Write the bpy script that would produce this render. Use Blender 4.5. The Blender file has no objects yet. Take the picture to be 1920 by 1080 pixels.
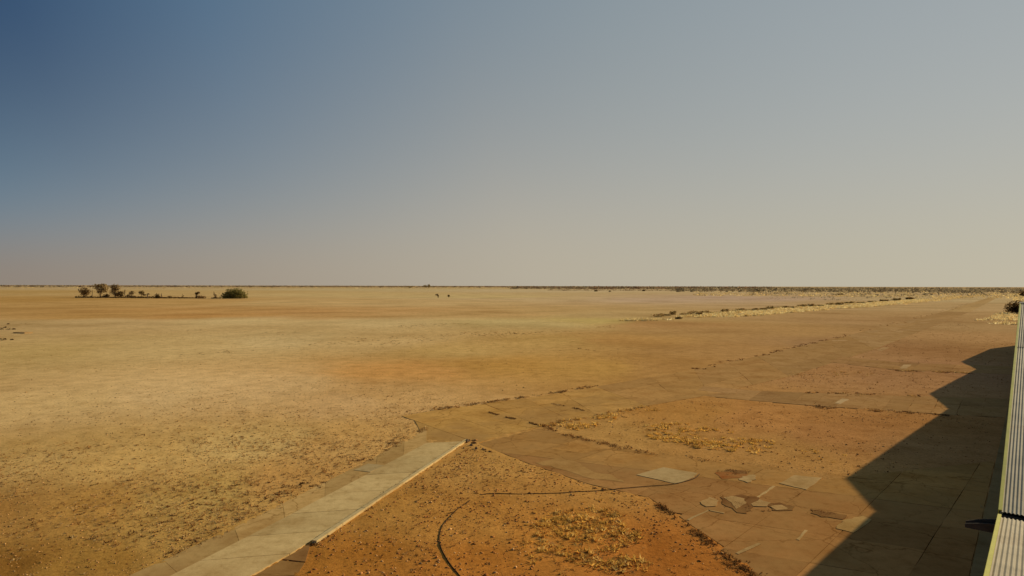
import bpy, math, random
import numpy as np
from math import radians as R_

rng = np.random.default_rng(7)
random.seed(7)
sc = bpy.context.scene
COL = sc.collection

# ------------------------------------------------------------------ camera
EYE = 10.0                      # metres above the plain
FPX = 1200.0                    # focal length in photo pixels (1920 wide)
cam_d = bpy.data.cameras.new('camera')
cam = bpy.data.objects.new('camera', cam_d)
COL.objects.link(cam)
cam_d.sensor_width = 36.0
cam_d.lens = 36.0 * FPX / 1920.0
cam_d.clip_start = 0.1
cam_d.clip_end = 120000
PITCH = math.atan((540 - 536.0) / FPX)
ROLL = math.atan(4.0 / 1920.0)
cF = np.array([0, math.cos(PITCH), -math.sin(PITCH)])
_u = np.array([0, math.sin(PITCH), math.cos(PITCH)])
_r = np.array([1.0, 0, 0])
cR = math.cos(ROLL) * _r + math.sin(ROLL) * _u
cU = -math.sin(ROLL) * _r + math.cos(ROLL) * _u
from mathutils import Matrix, Vector
cam.matrix_world = Matrix(((cR[0], cU[0], -cF[0], 0), (cR[1], cU[1], -cF[1], 0), (cR[2], cU[2], -cF[2], EYE), (0, 0, 0, 1)))
sc.camera = cam

# ------------------------------------------------------------------ light
SUN_AZ = R_(55.8)               # clockwise from +Y (straight ahead), i.e. ahead and to the right
SUN_EL = R_(20.5)
world = bpy.data.worlds.new('World')
sc.world = world
world.use_nodes = True
wn, wl = world.node_tree.nodes, world.node_tree.links
wn.clear()
w_out = wn.new('ShaderNodeOutputWorld')
w_bg = wn.new('ShaderNodeBackground')
w_sky = wn.new('ShaderNodeTexSky')
w_sky.sky_type = 'NISHITA'
w_sky.sun_disc = False
w_sky.sun_elevation = SUN_EL
w_sky.sun_rotation = SUN_AZ
w_sky.altitude = 300
w_sky.air_density = 1.0
w_sky.dust_density = 0.8
w_sky.ozone_density = 1.5


def wmath(op, a, b_=None):
    m = wn.new('ShaderNodeMath'); m.operation = op
    for k, v in enumerate((a, b_)):
        if v is None: continue
        if isinstance(v, (int, float)): m.inputs[k].default_value = v
        else: wl.new(v, m.inputs[k])
    return m.outputs[0]


def s2l(c):
    return [(v / 255 / 12.92) if v <= 10 else ((v / 255 + 0.055) / 1.055) ** 2.4 for v in c]


def wramp(fac, stops):
    r = wn.new('ShaderNodeValToRGB'); r.color_ramp.interpolation = 'LINEAR'
    els = r.color_ramp.elements
    while len(els) < len(stops): els.new(0.5)
    for e, (p, c) in zip(els, stops):
        e.position = p; e.color = (*s2l(c), 1)
    wl.new(fac, r.inputs[0])
    return r.outputs[0]


# dusty air: the clear blue of the upper sky gives way to a pale dust layer towards the horizon,
# and both get lighter towards the sun
w_tc = wn.new('ShaderNodeTexCoord')
w_sep = wn.new('ShaderNodeSeparateXYZ'); wl.new(w_tc.outputs['Generated'], w_sep.inputs[0])
w_dot = wn.new('ShaderNodeVectorMath'); w_dot.operation = 'DOT_PRODUCT'
wl.new(w_tc.outputs['Generated'], w_dot.inputs[0])
w_dot.inputs[1].default_value = (math.sin(SUN_AZ) * math.cos(SUN_EL), math.cos(SUN_AZ) * math.cos(SUN_EL), math.sin(SUN_EL))
near_sun = wmath('MULTIPLY_ADD', w_dot.outputs['Value'], 0.5); near_sun.node.inputs[2].default_value = 0.5
depth = wmath('MAXIMUM', wmath('MULTIPLY_ADD', near_sun, 0.30), 0.12); depth.node.inputs[0].links[0].from_node.inputs[2].default_value = 0.02
ratio = wmath('DIVIDE', wmath('MAXIMUM', w_sep.outputs[2], 0.0), depth)
r2 = wmath('MULTIPLY', ratio, ratio)
veil = wmath('EXPONENT', wmath('MULTIPLY', r2, -0.62))          # thin veil, reaches high
dust = wmath('EXPONENT', wmath('MULTIPLY', r2, -4.5))           # dense dust, hugs the horizon
clear = wramp(near_sun, [(0.0, (30, 62, 98)), (0.46, (30, 62, 98)), (0.53, (40, 72, 108)), (0.63, (74, 105, 134)), (0.74, (100, 124, 145)), (0.86, (124, 142, 155)), (1.0, (144, 157, 167))])
thin = wramp(near_sun, [(0.0, (112, 136, 152)), (0.47, (112, 136, 152)), (0.62, (142, 150, 153)), (0.78, (170, 168, 160)), (0.9, (173, 174, 168)), (1.0, (178, 181, 177))])
dusty = wramp(near_sun, [(0.0, (140, 130, 120)), (0.47, (144, 133, 122)), (0.62, (164, 153, 138)), (0.78, (181, 172, 154)), (0.9, (185, 178, 159)), (1.0, (190, 184, 165))])
w_mix0 = wn.new('ShaderNodeMix'); w_mix0.data_type = 'RGBA'
wl.new(veil, w_mix0.inputs[0]); wl.new(clear, w_mix0.inputs[6]); wl.new(thin, w_mix0.inputs[7])
w_mix = wn.new('ShaderNodeMix'); w_mix.data_type = 'RGBA'
wl.new(dust, w_mix.inputs[0]); wl.new(w_mix0.outputs[2], w_mix.inputs[6]); wl.new(dusty, w_mix.inputs[7])
SKY_STRENGTH = 0.06
w_scale = wn.new('ShaderNodeMix'); w_scale.data_type = 'RGBA'; w_scale.blend_type = 'MULTIPLY'
w_scale.clamp_result = False
w_scale.inputs[0].default_value = 1.0
w_scale.inputs[7].default_value = (1 / SKY_STRENGTH,) * 3 + (1,)
wl.new(w_mix.outputs[2], w_scale.inputs[6])
w_comb = wn.new('ShaderNodeMix'); w_comb.data_type = 'RGBA'
w_comb.inputs[0].default_value = 0.975
wl.new(w_sky.outputs[0], w_comb.inputs[6]); wl.new(w_scale.outputs[2], w_comb.inputs[7])
wl.new(w_comb.outputs[2], w_bg.inputs[0])
w_bg.inputs[1].default_value = SKY_STRENGTH
wl.new(w_bg.outputs[0], w_out.inputs[0])

sun_d = bpy.data.lights.new('sun', 'SUN')
sun_d.energy = 4.0
sun_d.angle = R_(0.5)
sun_d.color = (1.0, 0.835, 0.56)
sun = bpy.data.objects.new('sun', sun_d)
COL.objects.link(sun)
to_sun = Vector((math.sin(SUN_AZ) * math.cos(SUN_EL), math.cos(SUN_AZ) * math.cos(SUN_EL), math.sin(SUN_EL)))
sun.rotation_euler = to_sun.to_track_quat('Z', 'Y').to_euler()
sun.location = (60, 40, 60)

sc.view_settings.view_transform = 'Standard'
sc.view_settings.look = 'None'
sc.view_settings.gamma = 1.0
sc.view_settings.use_curve_mapping = False
sc.view_settings.exposure = 0.0
sc.cycles.max_bounces = 4
sc.cycles.diffuse_bounces = 2

LIGHT = np.array([0.53, 0.493, 0.42])       # light reaching sunlit flat ground, used to turn seen colours into base colours


def lin(c):
    c = np.asarray(c, float) / 255.0
    return np.where(c <= 0.04045, c / 12.92, ((c + 0.055) / 1.055) ** 2.4)


def alb(c):
    """base colour of a sunlit level surface that shows as sRGB c in the photograph"""
    return np.clip(lin(c) / LIGHT, 0.003, 0.85)


# ------------------------------------------------------------------ helpers
def G(x, y):
    """ground point seen at photo pixel x, y"""
    d = cF * FPX + cR * (x - 960) - cU * (y - 540)
    t = -EYE / d[2]
    return np.array([d[0] * t, d[1] * t])


def GP(pts):
    return np.array([G(*p) for p in pts])


def mpp(y, x=960):
    return np.hypot(*G(x, y)) / FPX * 0.97


def mesh(name, V, F, mat=None, col=None, smooth=False):
    V = np.asarray(V, np.float32).reshape(-1, 3)
    me = bpy.data.meshes.new(name)
    if isinstance(F, np.ndarray):
        k = F.shape[1]
        n = len(F)
        me.vertices.add(len(V)); me.vertices.foreach_set('co', V.ravel())
        me.loops.add(n * k); me.loops.foreach_set('vertex_index', F.astype(np.int32).ravel())
        me.polygons.add(n); me.polygons.foreach_set('loop_start', np.arange(0, n * k, k, dtype=np.int32))
        me.update(calc_edges=True)
    else:
        me.from_pydata(V.tolist(), [], F)
        me.update()
    if smooth:
        me.polygons.foreach_set('use_smooth', np.ones(len(me.polygons), bool))
    if col is not None:
        a = me.attributes.new('tint', 'FLOAT_COLOR', 'POINT')
        c = np.ones((len(V), 4), np.float32); c[:, :3] = col
        a.data.foreach_set('color', c.ravel())
    if mat:
        me.materials.append(mat)
    me.validate()
    return me


def link(name, me, parent=None, loc=None, rotz=0, kind=None, label=None, cat=None, group=None, color=None):
    o = bpy.data.objects.new(name, me)
    COL.objects.link(o)
    if parent is not None:
        o.parent = parent
    if loc is not None:
        o.location = loc
    if rotz:
        o.rotation_euler = (0, 0, rotz)
    if kind: o['kind'] = kind
    if label: o['label'] = label
    if cat: o['category'] = cat
    if group: o['group'] = group
    if color is not None: o.color = (*color, 1)
    return o


def inpoly(P, poly):
    x, y = P[:, 0], P[:, 1]
    ins = np.zeros(len(P), bool)
    n = len(poly)
    for i in range(n):
        x0, y0 = poly[i]; x1, y1 = poly[(i + 1) % n]
        c = ((y0 > y) != (y1 > y)) & (x < (x1 - x0) * (y - y0) / (y1 - y0 + 1e-12) + x0)
        ins ^= c
    return ins


def _hash(ix, iy, seed):
    h = (ix.astype(np.int64) * 374761393 + iy.astype(np.int64) * 668265263 + seed * 1442695041) & 0x7fffffff
    h = ((h ^ (h >> 13)) * 1274126177) & 0x7fffffff
    return ((h ^ (h >> 16)) & 0xffff) / 65535.0


def vnoise(x, y, seed=0):
    ix, iy = np.floor(x), np.floor(y)
    fx, fy = x - ix, y - iy
    fx, fy = fx * fx * (3 - 2 * fx), fy * fy * (3 - 2 * fy)
    a, b = _hash(ix, iy, seed), _hash(ix + 1, iy, seed)
    c, d = _hash(ix, iy + 1, seed), _hash(ix + 1, iy + 1, seed)
    return (a + (b - a) * fx) * (1 - fy) + (c + (d - c) * fx) * fy - 0.5


def fbm(x, y, seed=0, oct=4):
    s, a = 0, 1.0
    for k in range(oct):
        s = s + a * vnoise(x * 2 ** k + 17.3 * k, y * 2 ** k - 9.1 * k, seed + k)
        a *= 0.55
    return s


# ------------------------------------------------------------------ materials
def new_mat(name, rough=0.9, spec=0.2):
    m = bpy.data.materials.new(name)
    m.use_nodes = True
    n = m.node_tree.nodes
    b = n['Principled BSDF']
    b.inputs['Roughness'].default_value = rough
    b.inputs['Specular IOR Level'].default_value = spec
    return m, n, m.node_tree.links, b


def nnode(n, typ, **kw):
    o = n.new(typ)
    for k, v in kw.items():
        setattr(o, k, v)
    return o


def noise(n, l, coord, scale, detail=4, rough=0.6, vscale=None):
    if vscale:
        mp = n.new('ShaderNodeMapping'); mp.inputs['Scale'].default_value = vscale
        l.new(coord, mp.inputs[0]); coord = mp.outputs[0]
    t = n.new('ShaderNodeTexNoise')
    t.inputs['Scale'].default_value = scale
    t.inputs['Detail'].default_value = detail
    t.inputs['Roughness'].default_value = rough
    l.new(coord, t.inputs['Vector'])
    return t.outputs[0]


def ramp(n, l, fac, stops):
    r = n.new('ShaderNodeValToRGB')
    els = r.color_ramp.elements
    while len(els) < len(stops): els.new(0.5)
    for e, (p, c) in zip(els, stops):
        e.position = p
        e.color = (*c, 1) if not np.isscalar(c) else (c, c, c, 1)
    l.new(fac, r.inputs[0])
    return r.outputs[0]


def mix(n, l, a, b, fac=1.0, mode='MULTIPLY'):
    m = n.new('ShaderNodeMix'); m.data_type = 'RGBA'; m.blend_type = mode
    for s, v in ((m.inputs[0], fac), (m.inputs[6], a), (m.inputs[7], b)):
        if hasattr(v, 'default_value') or isinstance(v, bpy.types.NodeSocket): l.new(v, s)
        elif np.isscalar(v): s.default_value = v
        else: s.default_value = (*v, 1)
    return m.outputs[2]


def bump(n, l, h, bsdf, strength=0.4, dist=0.05):
    b = n.new('ShaderNodeBump')
    b.inputs['Strength'].default_value = strength
    b.inputs['Distance'].default_value = dist
    l.new(h, b.inputs['Height'])
    l.new(b.outputs[0], bsdf.inputs['Normal'])


# bare soil of the plain: colour by place (vertex attribute = soil type), grain by noise
m_ground, n, l, b = new_mat('soil', 0.95, 0.0)
at = n.new('ShaderNodeAttribute'); at.attribute_name = 'tint'
geo = n.new('ShaderNodeNewGeometry'); P = geo.outputs['Position']
c = at.outputs['Color']
n1 = noise(n, l, P, 0.035, 5, 0.62, (1, 1, 1))
c = mix(n, l, c, ramp(n, l, n1, [(0.3, (0.80, 0.76, 0.70)), (0.5, (1, 1, 1)), (0.72, (1.14, 1.16, 1.2))]))
n2 = noise(n, l, P, 0.6, 5, 0.68)
c = mix(n, l, c, ramp(n, l, n2, [(0.3, (0.82, 0.78, 0.72)), (0.5, (1, 1, 1)), (0.7, (1.12, 1.13, 1.15))]))
n3 = noise(n, l, P, 5.0, 5, 0.75)
c = mix(n, l, c, ramp(n, l, n3, [(0.30, (0.62, 0.56, 0.50)), (0.46, (0.96, 0.95, 0.94)), (0.58, (1.04, 1.04, 1.04)), (0.72, (1.30, 1.32, 1.34))]))
l.new(c, b.inputs['Base Color'])
bump(n, l, n3, b, 0.55, 0.06)

# vertex tinted plants and clods
m_plant, n, l, b = new_mat('dry_plant', 0.9, 0.1)
at = n.new('ShaderNodeAttribute'); at.attribute_name = 'tint'
l.new(at.outputs['Color'], b.inputs['Base Color'])
tr = n.new('ShaderNodeBsdfTranslucent'); l.new(at.outputs['Color'], tr.inputs['Color'])
ms = n.new('ShaderNodeMixShader'); ms.inputs[0].default_value = 0.45
l.new(b.outputs[0], ms.inputs[1]); l.new(tr.outputs[0], ms.inputs[2])
l.new(ms.outputs[0], n['Material Output'].inputs['Surface'])
m_leaf = m_plant.copy(); m_leaf.name = 'leaf'
for nd in m_leaf.node_tree.nodes:
    if nd.type == 'MIX_SHADER': nd.inputs[0].default_value = 0.55
m_clod, n, l, b = new_mat('clod', 0.95, 0.0)
at = n.new('ShaderNodeAttribute'); at.attribute_name = 'tint'
l.new(at.outputs['Color'], b.inputs['Base Color'])


def slab_mat(name, pale):
    m, n, l, b = new_mat(name, 0.95, 0.0)
    oi = n.new('ShaderNodeObjectInfo')
    geo = n.new('ShaderNodeNewGeometry'); P = geo.outputs['Position']
    c = oi.outputs['Color']
    c = mix(n, l, c, (0.84, 0.80, 0.70) if not pale else (0.84, 0.78, 0.68))
    rv = n.new('ShaderNodeMapRange'); rv.inputs[3].default_value = 0.90; rv.inputs[4].default_value = 1.10
    l.new(oi.outputs['Random'], rv.inputs[0])
    c = mix(n, l, c, rv.outputs[0])
    a1 = noise(n, l, P, 0.35, 6, 0.65)
    c = mix(n, l, c, ramp(n, l, a1, [(0.32, (0.80, 0.74, 0.66)), (0.5, (1, 1, 1)), (0.7, (1.10, 1.12, 1.15))]))
    a2 = noise(n, l, P, 2.2, 6, 0.7)
    c = mix(n, l, c, ramp(n, l, a2, [(0.28, (0.74, 0.69, 0.62)), (0.47, (0.98, 0.98, 0.98)), (0.7, (1.10, 1.11, 1.13))]))
    a3 = noise(n, l, P, 22, 3, 0.7)
    c = mix(n, l, c, ramp(n, l, a3, [(0.25, 0.86), (0.5, 1.0), (0.75, 1.1)]))
    if not pale:    # fine cracks
        v = n.new('ShaderNodeTexVoronoi'); v.feature = 'DISTANCE_TO_EDGE'; v.inputs['Scale'].default_value = 0.27
        wob = n.new('ShaderNodeMix'); wob.data_type = 'RGBA'; wob.blend_type = 'ADD'; wob.inputs[0].default_value = 0.9
        nz = n.new('ShaderNodeTexNoise'); nz.inputs['Scale'].default_value = 1.3; nz.inputs['Detail'].default_value = 4
        l.new(P, nz.inputs['Vector'])
        l.new(P, wob.inputs[6]); l.new(nz.outputs['Color'], wob.inputs[7])
        l.new(wob.outputs[2], v.inputs['Vector'])
        c = mix(n, l, c, ramp(n, l, v.outputs['Distance'], [(0.0, (0.62, 0.56, 0.48)), (0.012, (1, 1, 1))]))
    a4 = noise(n, l, P, 0.16, 6, 0.72)
    c = mix(n, l, c, (0.46, 0.255, 0.085), ramp(n, l, a4, [(0.46, 0.0), (0.62, 0.20 if pale else 0.62)]), 'MIX')
    l.new(c, b.inputs['Base Color'])
    bump(n, l, a2, b, 0.25, 0.03)
    return m


m_slab = slab_mat('weathered_concrete', False)
m_pale = slab_mat('pale_concrete', True)


def plain_mat(name, colr, rough=0.8, spec=0.2, metal=0.0, var=0.12, scale=3.0):
    m, n, l, b = new_mat(name, rough, spec)
    tc = n.new('ShaderNodeTexCoord')
    a = noise(n, l, tc.outputs['Object'], scale, 5, 0.65)
    c = mix(n, l, tuple(colr), ramp(n, l, a, [(0.3, 1 - var * 1.5), (0.5, 1.0), (0.7, 1 + var)]))
    l.new(c, b.inputs['Base Color'])
    b.inputs['Metallic'].default_value = metal
    return m


m_roof = plain_mat('zinc_roof_sheet', (0.50, 0.42, 0.28), 0.8, 0.1, 0.0, 0.14, 1.5)
_n, _l = m_roof.node_tree.nodes, m_roof.node_tree.links
_b = _n['Principled BSDF']; _src = _b.inputs['Base Color'].links[0].from_socket
_oi = _n.new('ShaderNodeObjectInfo'); _mr = _n.new('ShaderNodeMapRange'); _mr.inputs[3].default_value = 0.88; _mr.inputs[4].default_value = 1.08
_l.new(_oi.outputs['Random'], _mr.inputs[0])
_c = mix(_n, _l, _src, _mr.outputs[0])
_g = _n.new('ShaderNodeNewGeometry')
_f = noise(_n, _l, _g.outputs['Position'], 0.9, 6, 0.75)
_c = mix(_n, _l, _c, (0.30, 0.17, 0.07), ramp(_n, _l, _f, [(0.52, 0.0), (0.75, 0.45)]), 'MIX')
_l.new(_c, _b.inputs['Base Color'])
m_yellow = plain_mat('yellow_paint', (0.58, 0.52, 0.07), 0.7, 0.2, 0.0, 0.12, 2.5)
m_wall = plain_mat('hangar_wall', (0.22, 0.22, 0.19), 0.85, 0.1, 0.0, 0.15, 0.6)
m_gutter = plain_mat('gutter_metal', (0.10, 0.08, 0.06), 0.9, 0.05, 0.0, 0.2, 4)
m_bark = plain_mat('bark', (0.14, 0.10, 0.07), 0.95, 0.05, 0, 0.2, 6)
m_hose = plain_mat('black_pipe', (0.075, 0.045, 0.025), 0.95, 0.0, 0, 0.2, 5)
m_cable = plain_mat('dusty_cable', (0.10, 0.065, 0.035), 0.9, 0.1, 0, 0.2, 5)
m_stone = plain_mat('stone', (0.26, 0.17, 0.10), 0.9, 0.1, 0, 0.25, 5)

# ------------------------------------------------------------------ ground
CTRL = [  # photo x, y, colour of the soil there
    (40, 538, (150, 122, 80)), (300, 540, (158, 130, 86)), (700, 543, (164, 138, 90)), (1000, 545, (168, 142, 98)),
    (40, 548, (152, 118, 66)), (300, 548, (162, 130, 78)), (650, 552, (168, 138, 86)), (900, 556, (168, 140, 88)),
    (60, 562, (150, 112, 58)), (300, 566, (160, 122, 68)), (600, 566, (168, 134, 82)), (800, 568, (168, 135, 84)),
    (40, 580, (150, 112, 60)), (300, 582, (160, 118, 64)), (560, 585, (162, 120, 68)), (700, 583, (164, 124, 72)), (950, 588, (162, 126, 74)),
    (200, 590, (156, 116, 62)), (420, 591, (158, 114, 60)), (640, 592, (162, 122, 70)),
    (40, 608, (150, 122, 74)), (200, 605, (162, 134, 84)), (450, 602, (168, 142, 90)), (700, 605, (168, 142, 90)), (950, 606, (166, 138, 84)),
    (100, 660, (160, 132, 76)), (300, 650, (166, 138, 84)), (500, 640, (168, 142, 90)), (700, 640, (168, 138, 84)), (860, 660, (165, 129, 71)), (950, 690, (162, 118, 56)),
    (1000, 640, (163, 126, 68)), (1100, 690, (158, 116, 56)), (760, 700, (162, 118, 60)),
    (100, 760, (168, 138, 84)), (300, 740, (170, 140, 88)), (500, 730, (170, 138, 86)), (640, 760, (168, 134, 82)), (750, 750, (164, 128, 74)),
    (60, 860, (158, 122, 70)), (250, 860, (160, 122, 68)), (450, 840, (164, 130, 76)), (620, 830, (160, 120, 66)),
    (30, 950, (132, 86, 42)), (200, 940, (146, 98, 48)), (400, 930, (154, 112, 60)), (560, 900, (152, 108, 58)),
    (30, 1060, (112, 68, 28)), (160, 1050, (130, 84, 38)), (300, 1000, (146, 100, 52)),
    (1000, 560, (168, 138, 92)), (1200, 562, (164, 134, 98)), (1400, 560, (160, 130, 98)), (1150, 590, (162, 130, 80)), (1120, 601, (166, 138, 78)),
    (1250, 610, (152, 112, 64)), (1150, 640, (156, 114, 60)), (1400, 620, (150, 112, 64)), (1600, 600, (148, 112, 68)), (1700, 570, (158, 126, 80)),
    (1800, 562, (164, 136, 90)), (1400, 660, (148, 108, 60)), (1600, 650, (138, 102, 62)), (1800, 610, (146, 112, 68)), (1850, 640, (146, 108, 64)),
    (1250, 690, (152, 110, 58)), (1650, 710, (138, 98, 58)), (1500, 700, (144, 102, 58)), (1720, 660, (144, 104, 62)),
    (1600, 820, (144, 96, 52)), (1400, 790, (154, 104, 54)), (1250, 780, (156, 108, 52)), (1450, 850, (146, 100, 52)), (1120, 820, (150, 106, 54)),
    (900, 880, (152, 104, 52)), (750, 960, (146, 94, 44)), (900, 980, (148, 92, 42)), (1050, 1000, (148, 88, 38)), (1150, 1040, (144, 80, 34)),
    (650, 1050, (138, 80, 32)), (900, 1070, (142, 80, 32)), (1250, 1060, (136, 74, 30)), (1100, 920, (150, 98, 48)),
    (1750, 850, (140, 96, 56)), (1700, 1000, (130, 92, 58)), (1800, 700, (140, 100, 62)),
]
cp = np.array([G(x, y) for x, y, _ in CTRL])
cc = np.array([alb(c) for _, _, c in CTRL])
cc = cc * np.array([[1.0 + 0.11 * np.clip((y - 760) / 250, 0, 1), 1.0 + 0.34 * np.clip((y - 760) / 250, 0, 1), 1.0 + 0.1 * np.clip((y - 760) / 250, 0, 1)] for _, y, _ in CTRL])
cc = cc * np.array([[1.05, 0.995, 1.0] if (x < 720 and 596 < y < 700) else ([1.12, 1.06, 1.06] if (x < 800 and 700 <= y < 910) else [1, 1, 1]) for x, y, _ in CTRL])
cc = cc * 1.05
c_az, c_lr = np.arctan2(cp[:, 0], cp[:, 1]), np.log(np.hypot(cp[:, 0], cp[:, 1]))


def soil_colour(x, y):
    az = np.clip(np.arctan2(x, y), -1.0, 1.0)
    lr = np.log(np.maximum(np.hypot(x, y), 12.0))
    lr = lr + 0.06 * fbm(x * 0.02, y * 0.02, 3, 3) + 0.03 * fbm(az * 14, lr * 5, 5, 3)
    az = az + 0.06 * fbm(az * 9, lr * 5, 11, 3)
    out = np.zeros((len(x), 3)); wsum = np.zeros(len(x))
    for i in range(len(cp)):
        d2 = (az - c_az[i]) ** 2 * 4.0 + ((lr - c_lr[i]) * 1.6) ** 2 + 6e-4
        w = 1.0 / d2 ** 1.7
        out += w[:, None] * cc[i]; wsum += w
    return out / wsum[:, None]


front = np.radians(np.arange(-50, 50.01, 0.25))
side = np.radians(np.arange(54, 306.1, 4.0))
azs = np.concatenate([front, side])
rad = np.exp(np.arange(math.log(4.0), math.log(40000.0), 0.0165))
A, RR = np.meshgrid(azs, rad)
gx, gy = (RR * np.sin(A)).ravel(), (RR * np.cos(A)).ravel()


def relief(x, y):
    r = np.hypot(x, y)
    f = np.clip((170 - r) / 120, 0, 1)
    return f * (0.04 * fbm(x * 0.25, y * 0.25, 21, 3) + 0.035 * fbm(x * 1.3, y * 1.3, 31, 3)) + 0.002


# ------------------------------------------------------------------ pavements made of slabs
def prism(poly, z0, z1):
    k = len(poly)
    V = [(p[0], p[1], z1) for p in poly] + [(p[0], p[1], z0) for p in poly]
    F = [list(range(k)), list(range(2 * k - 1, k - 1, -1))]
    for i in range(k):
        j = (i + 1) % k
        F.append([i, i + k, j + k, j])
    return V, F


def area(p):
    x, y = p[:, 0], p[:, 1]
    return 0.5 * np.sum(x * np.roll(y, -1) - np.roll(x, -1) * y)


def clip_half(poly, a, nrm):
    out = []
    k = len(poly)
    for i in range(k):
        p, q = poly[i], poly[(i + 1) % k]
        dp, dq = np.dot(p - a, nrm), np.dot(q - a, nrm)
        if dp >= 0: out.append(p)
        if (dp >= 0) != (dq >= 0):
            out.append(p + (q - p) * dp / (dp - dq))
    return np.array(out).reshape(-1, 2)


def rough_edge(p, step, amp):
    """worn outline: points added along each side, pushed in and out a little"""
    out = []
    k = len(p)
    for i in range(k):
        a, b_ = p[i], p[(i + 1) % k]
        L = np.hypot(*(b_ - a)); m = int(min(max(1, L // step), 5))
        nn = np.array([-(b_ - a)[1], (b_ - a)[0]]) / (L + 1e-9)
        for s in range(m):
            t = s / m
            out.append(a + (b_ - a) * t + (nn * random.uniform(-amp, amp) if s else np.zeros(2)))
    return np.array(out)


PAVED = []


def add_slab(parent, poly, color, mat=None, gap=0.012, top=0.03, name='slab', label=None, worn=0.02, jit=0.004):
    if len(poly) < 3: return None
    if area(poly) < 0: poly = poly[::-1]
    if area(poly) < 0.15: return None
    ctr = poly.mean(0)
    size = math.sqrt(abs(area(poly)))
    p = poly.copy()
    for i in range(len(poly)):
        a_, b_ = poly[i], poly[(i + 1) % len(poly)]
        e_ = b_ - a_; ln = np.hypot(*e_)
        if ln < 1e-6 or len(p) < 3: continue
        nv_ = np.array([-e_[1], e_[0]]) / ln
        p = clip_half(p, a_ + nv_ * gap, nv_)
    if len(p) < 3 or area(p) < 0.9 * area(poly):
        p = ctr + (poly - ctr) * max(0.5, 1 - 2 * gap / size)
    gp = p.copy()
    p = rough_edge(p, 0.9, worn)
    z1 = top + random.uniform(-jit, jit)
    V, F = prism(p - ctr, -0.12, z1)
    o = link(name, mesh(name, V, F, mat or m_slab), parent, (ctr[0], ctr[1], 0), color=color, label=label)
    return o


def band(parent, left, right, cuts, color, mat=None, var=0.06, **kw):
    """slabs between two polylines of ground points, cut crosswise"""
    def at(pl, t):
        seg = np.hypot(*np.diff(pl, axis=0).T); cum = np.r_[0, np.cumsum(seg)]; s = t * cum[-1]
        i = min(np.searchsorted(cum, s, 'right') - 1, len(seg) - 1)
        return pl[i] + (pl[i + 1] - pl[i]) * (s - cum[i]) / seg[i]
    for a, b_ in zip(cuts[:-1], cuts[1:]):
        q = np.array([at(left, a), at(right, a), at(right, b_), at(left, b_)])
        add_slab(parent, q, np.asarray(color) * random.uniform(1 - var, 1 + var), mat, **kw)


def pave(name, label):
    o = link(name, None, kind='structure', label=label)
    return o


# hangar line: where the building stands
AZ = R_(39.247); LOFF = 0.386
hu = np.array([math.sin(AZ), math.cos(AZ)])
hn = np.array([-math.cos(AZ), math.sin(AZ)])

# pale path on the left
path = pave('path', 'pale concrete path running in from the bottom left')
pl_l = GP([(800, 831), (692, 888), (519, 979), (321, 1080), (60, 1213)])
pl_r = GP([(868, 828), (729, 920), (584, 1017), (472, 1080), (290, 1183)])
PAVED.append(np.vstack([pl_l, pl_r[::-1]]))
band(path, pl_l, pl_r, [0, .15, .30, .43, .55, .66, .76, .86, 1.0], alb((176, 149, 98)), m_pale, 0.05, gap=0.014, worn=0.008, jit=0.004)
pd_l = GP([(800, 804), (688, 865), (620, 899), (436, 991), (244, 1079), (-20, 1200)])
pd_r = pl_l
PAVED.append(np.vstack([pd_l, pd_r[::-1]]))
band(path, pd_l, pd_r, [0, .13, .26, .33, .45, .57, .68, .8, .9, 1.0], alb((164, 130, 78)), m_slab, 0.08, gap=0.006, top=0.012, name='edge_slab', worn=0.015)
add_slab(path, GP([(663, 882), (690, 870), (722, 873), (694, 886)]), alb((164, 142, 98)), m_pale, top=0.03, name='edge_slab', label='pale replaced edge slab')
tri = GP([(474, 1081), (528, 1051), (572, 1056), (556, 1080)]); add_slab(path, tri, alb((126, 90, 48)), top=0.012, name='edge_slab', gap=0.006)
add_slab(path, GP([(530, 1049), (583, 1019), (573, 1054)]), alb((122, 84, 46)), top=0.012, name='edge_slab', gap=0.006)
add_slab(path, GP([(472, 1083), (555, 1083), (530, 1183), (300, 1183)]), alb((128, 92, 50)), top=0.012, name='edge_slab', gap=0.006)
PAVED.append(GP([(474, 1081), (583, 1019), (530, 1183), (300, 1183)]))

# taxiway coming from the far right down to the junction
taxi = pave('taxiway', 'worn brown concrete taxiway leading to the far runway')
tx_t = GP([(753, 780), (817, 769), (907, 757), (1053, 737), (1117, 725), (1302, 693), (1420, 668), (1589, 629), (1771, 584), (1863, 555)])
tx_b = GP([(895, 831), (950, 814), (1018, 800), (1120, 779), (1213, 761), (1330, 741), (1480, 706), (1640, 655), (1818, 585), (1880, 553)])
cols = [(168, 126, 66), (168, 126, 66), (164, 122, 65), (160, 120, 65), (156, 116, 66), (154, 115, 68), (150, 114, 70), (152, 118, 76), (166, 134, 88)]
for i in range(9):
    nseg = [1, 1, 2, 1, 2, 2, 3, 5, 8][i]
    wide = 3 if i < 7 else 2
    for k in range(nseg):
        for w in range(wide):
            f0, f1 = k / nseg, (k + 1) / nseg
            e = lambda pl, f: pl[i] + (pl[i + 1] - pl[i]) * f
            q = np.array([e(tx_t, f0) + (e(tx_b, f0) - e(tx_t, f0)) * (w / wide), e(tx_t, f0) + (e(tx_b, f0) - e(tx_t, f0)) * ((w + 1) / wide),
                          e(tx_t, f1) + (e(tx_b, f1) - e(tx_t, f1)) * ((w + 1) / wide), e(tx_t, f1) + (e(tx_b, f1) - e(tx_t, f1)) * (w / wide)])
            add_slab(taxi, q, alb(cols[i]) * random.uniform(1.02, 1.14), gap=0.010, top=0.008, worn=0.03)
PAVED.append(np.vstack([tx_t, tx_b[::-1]]))
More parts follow.
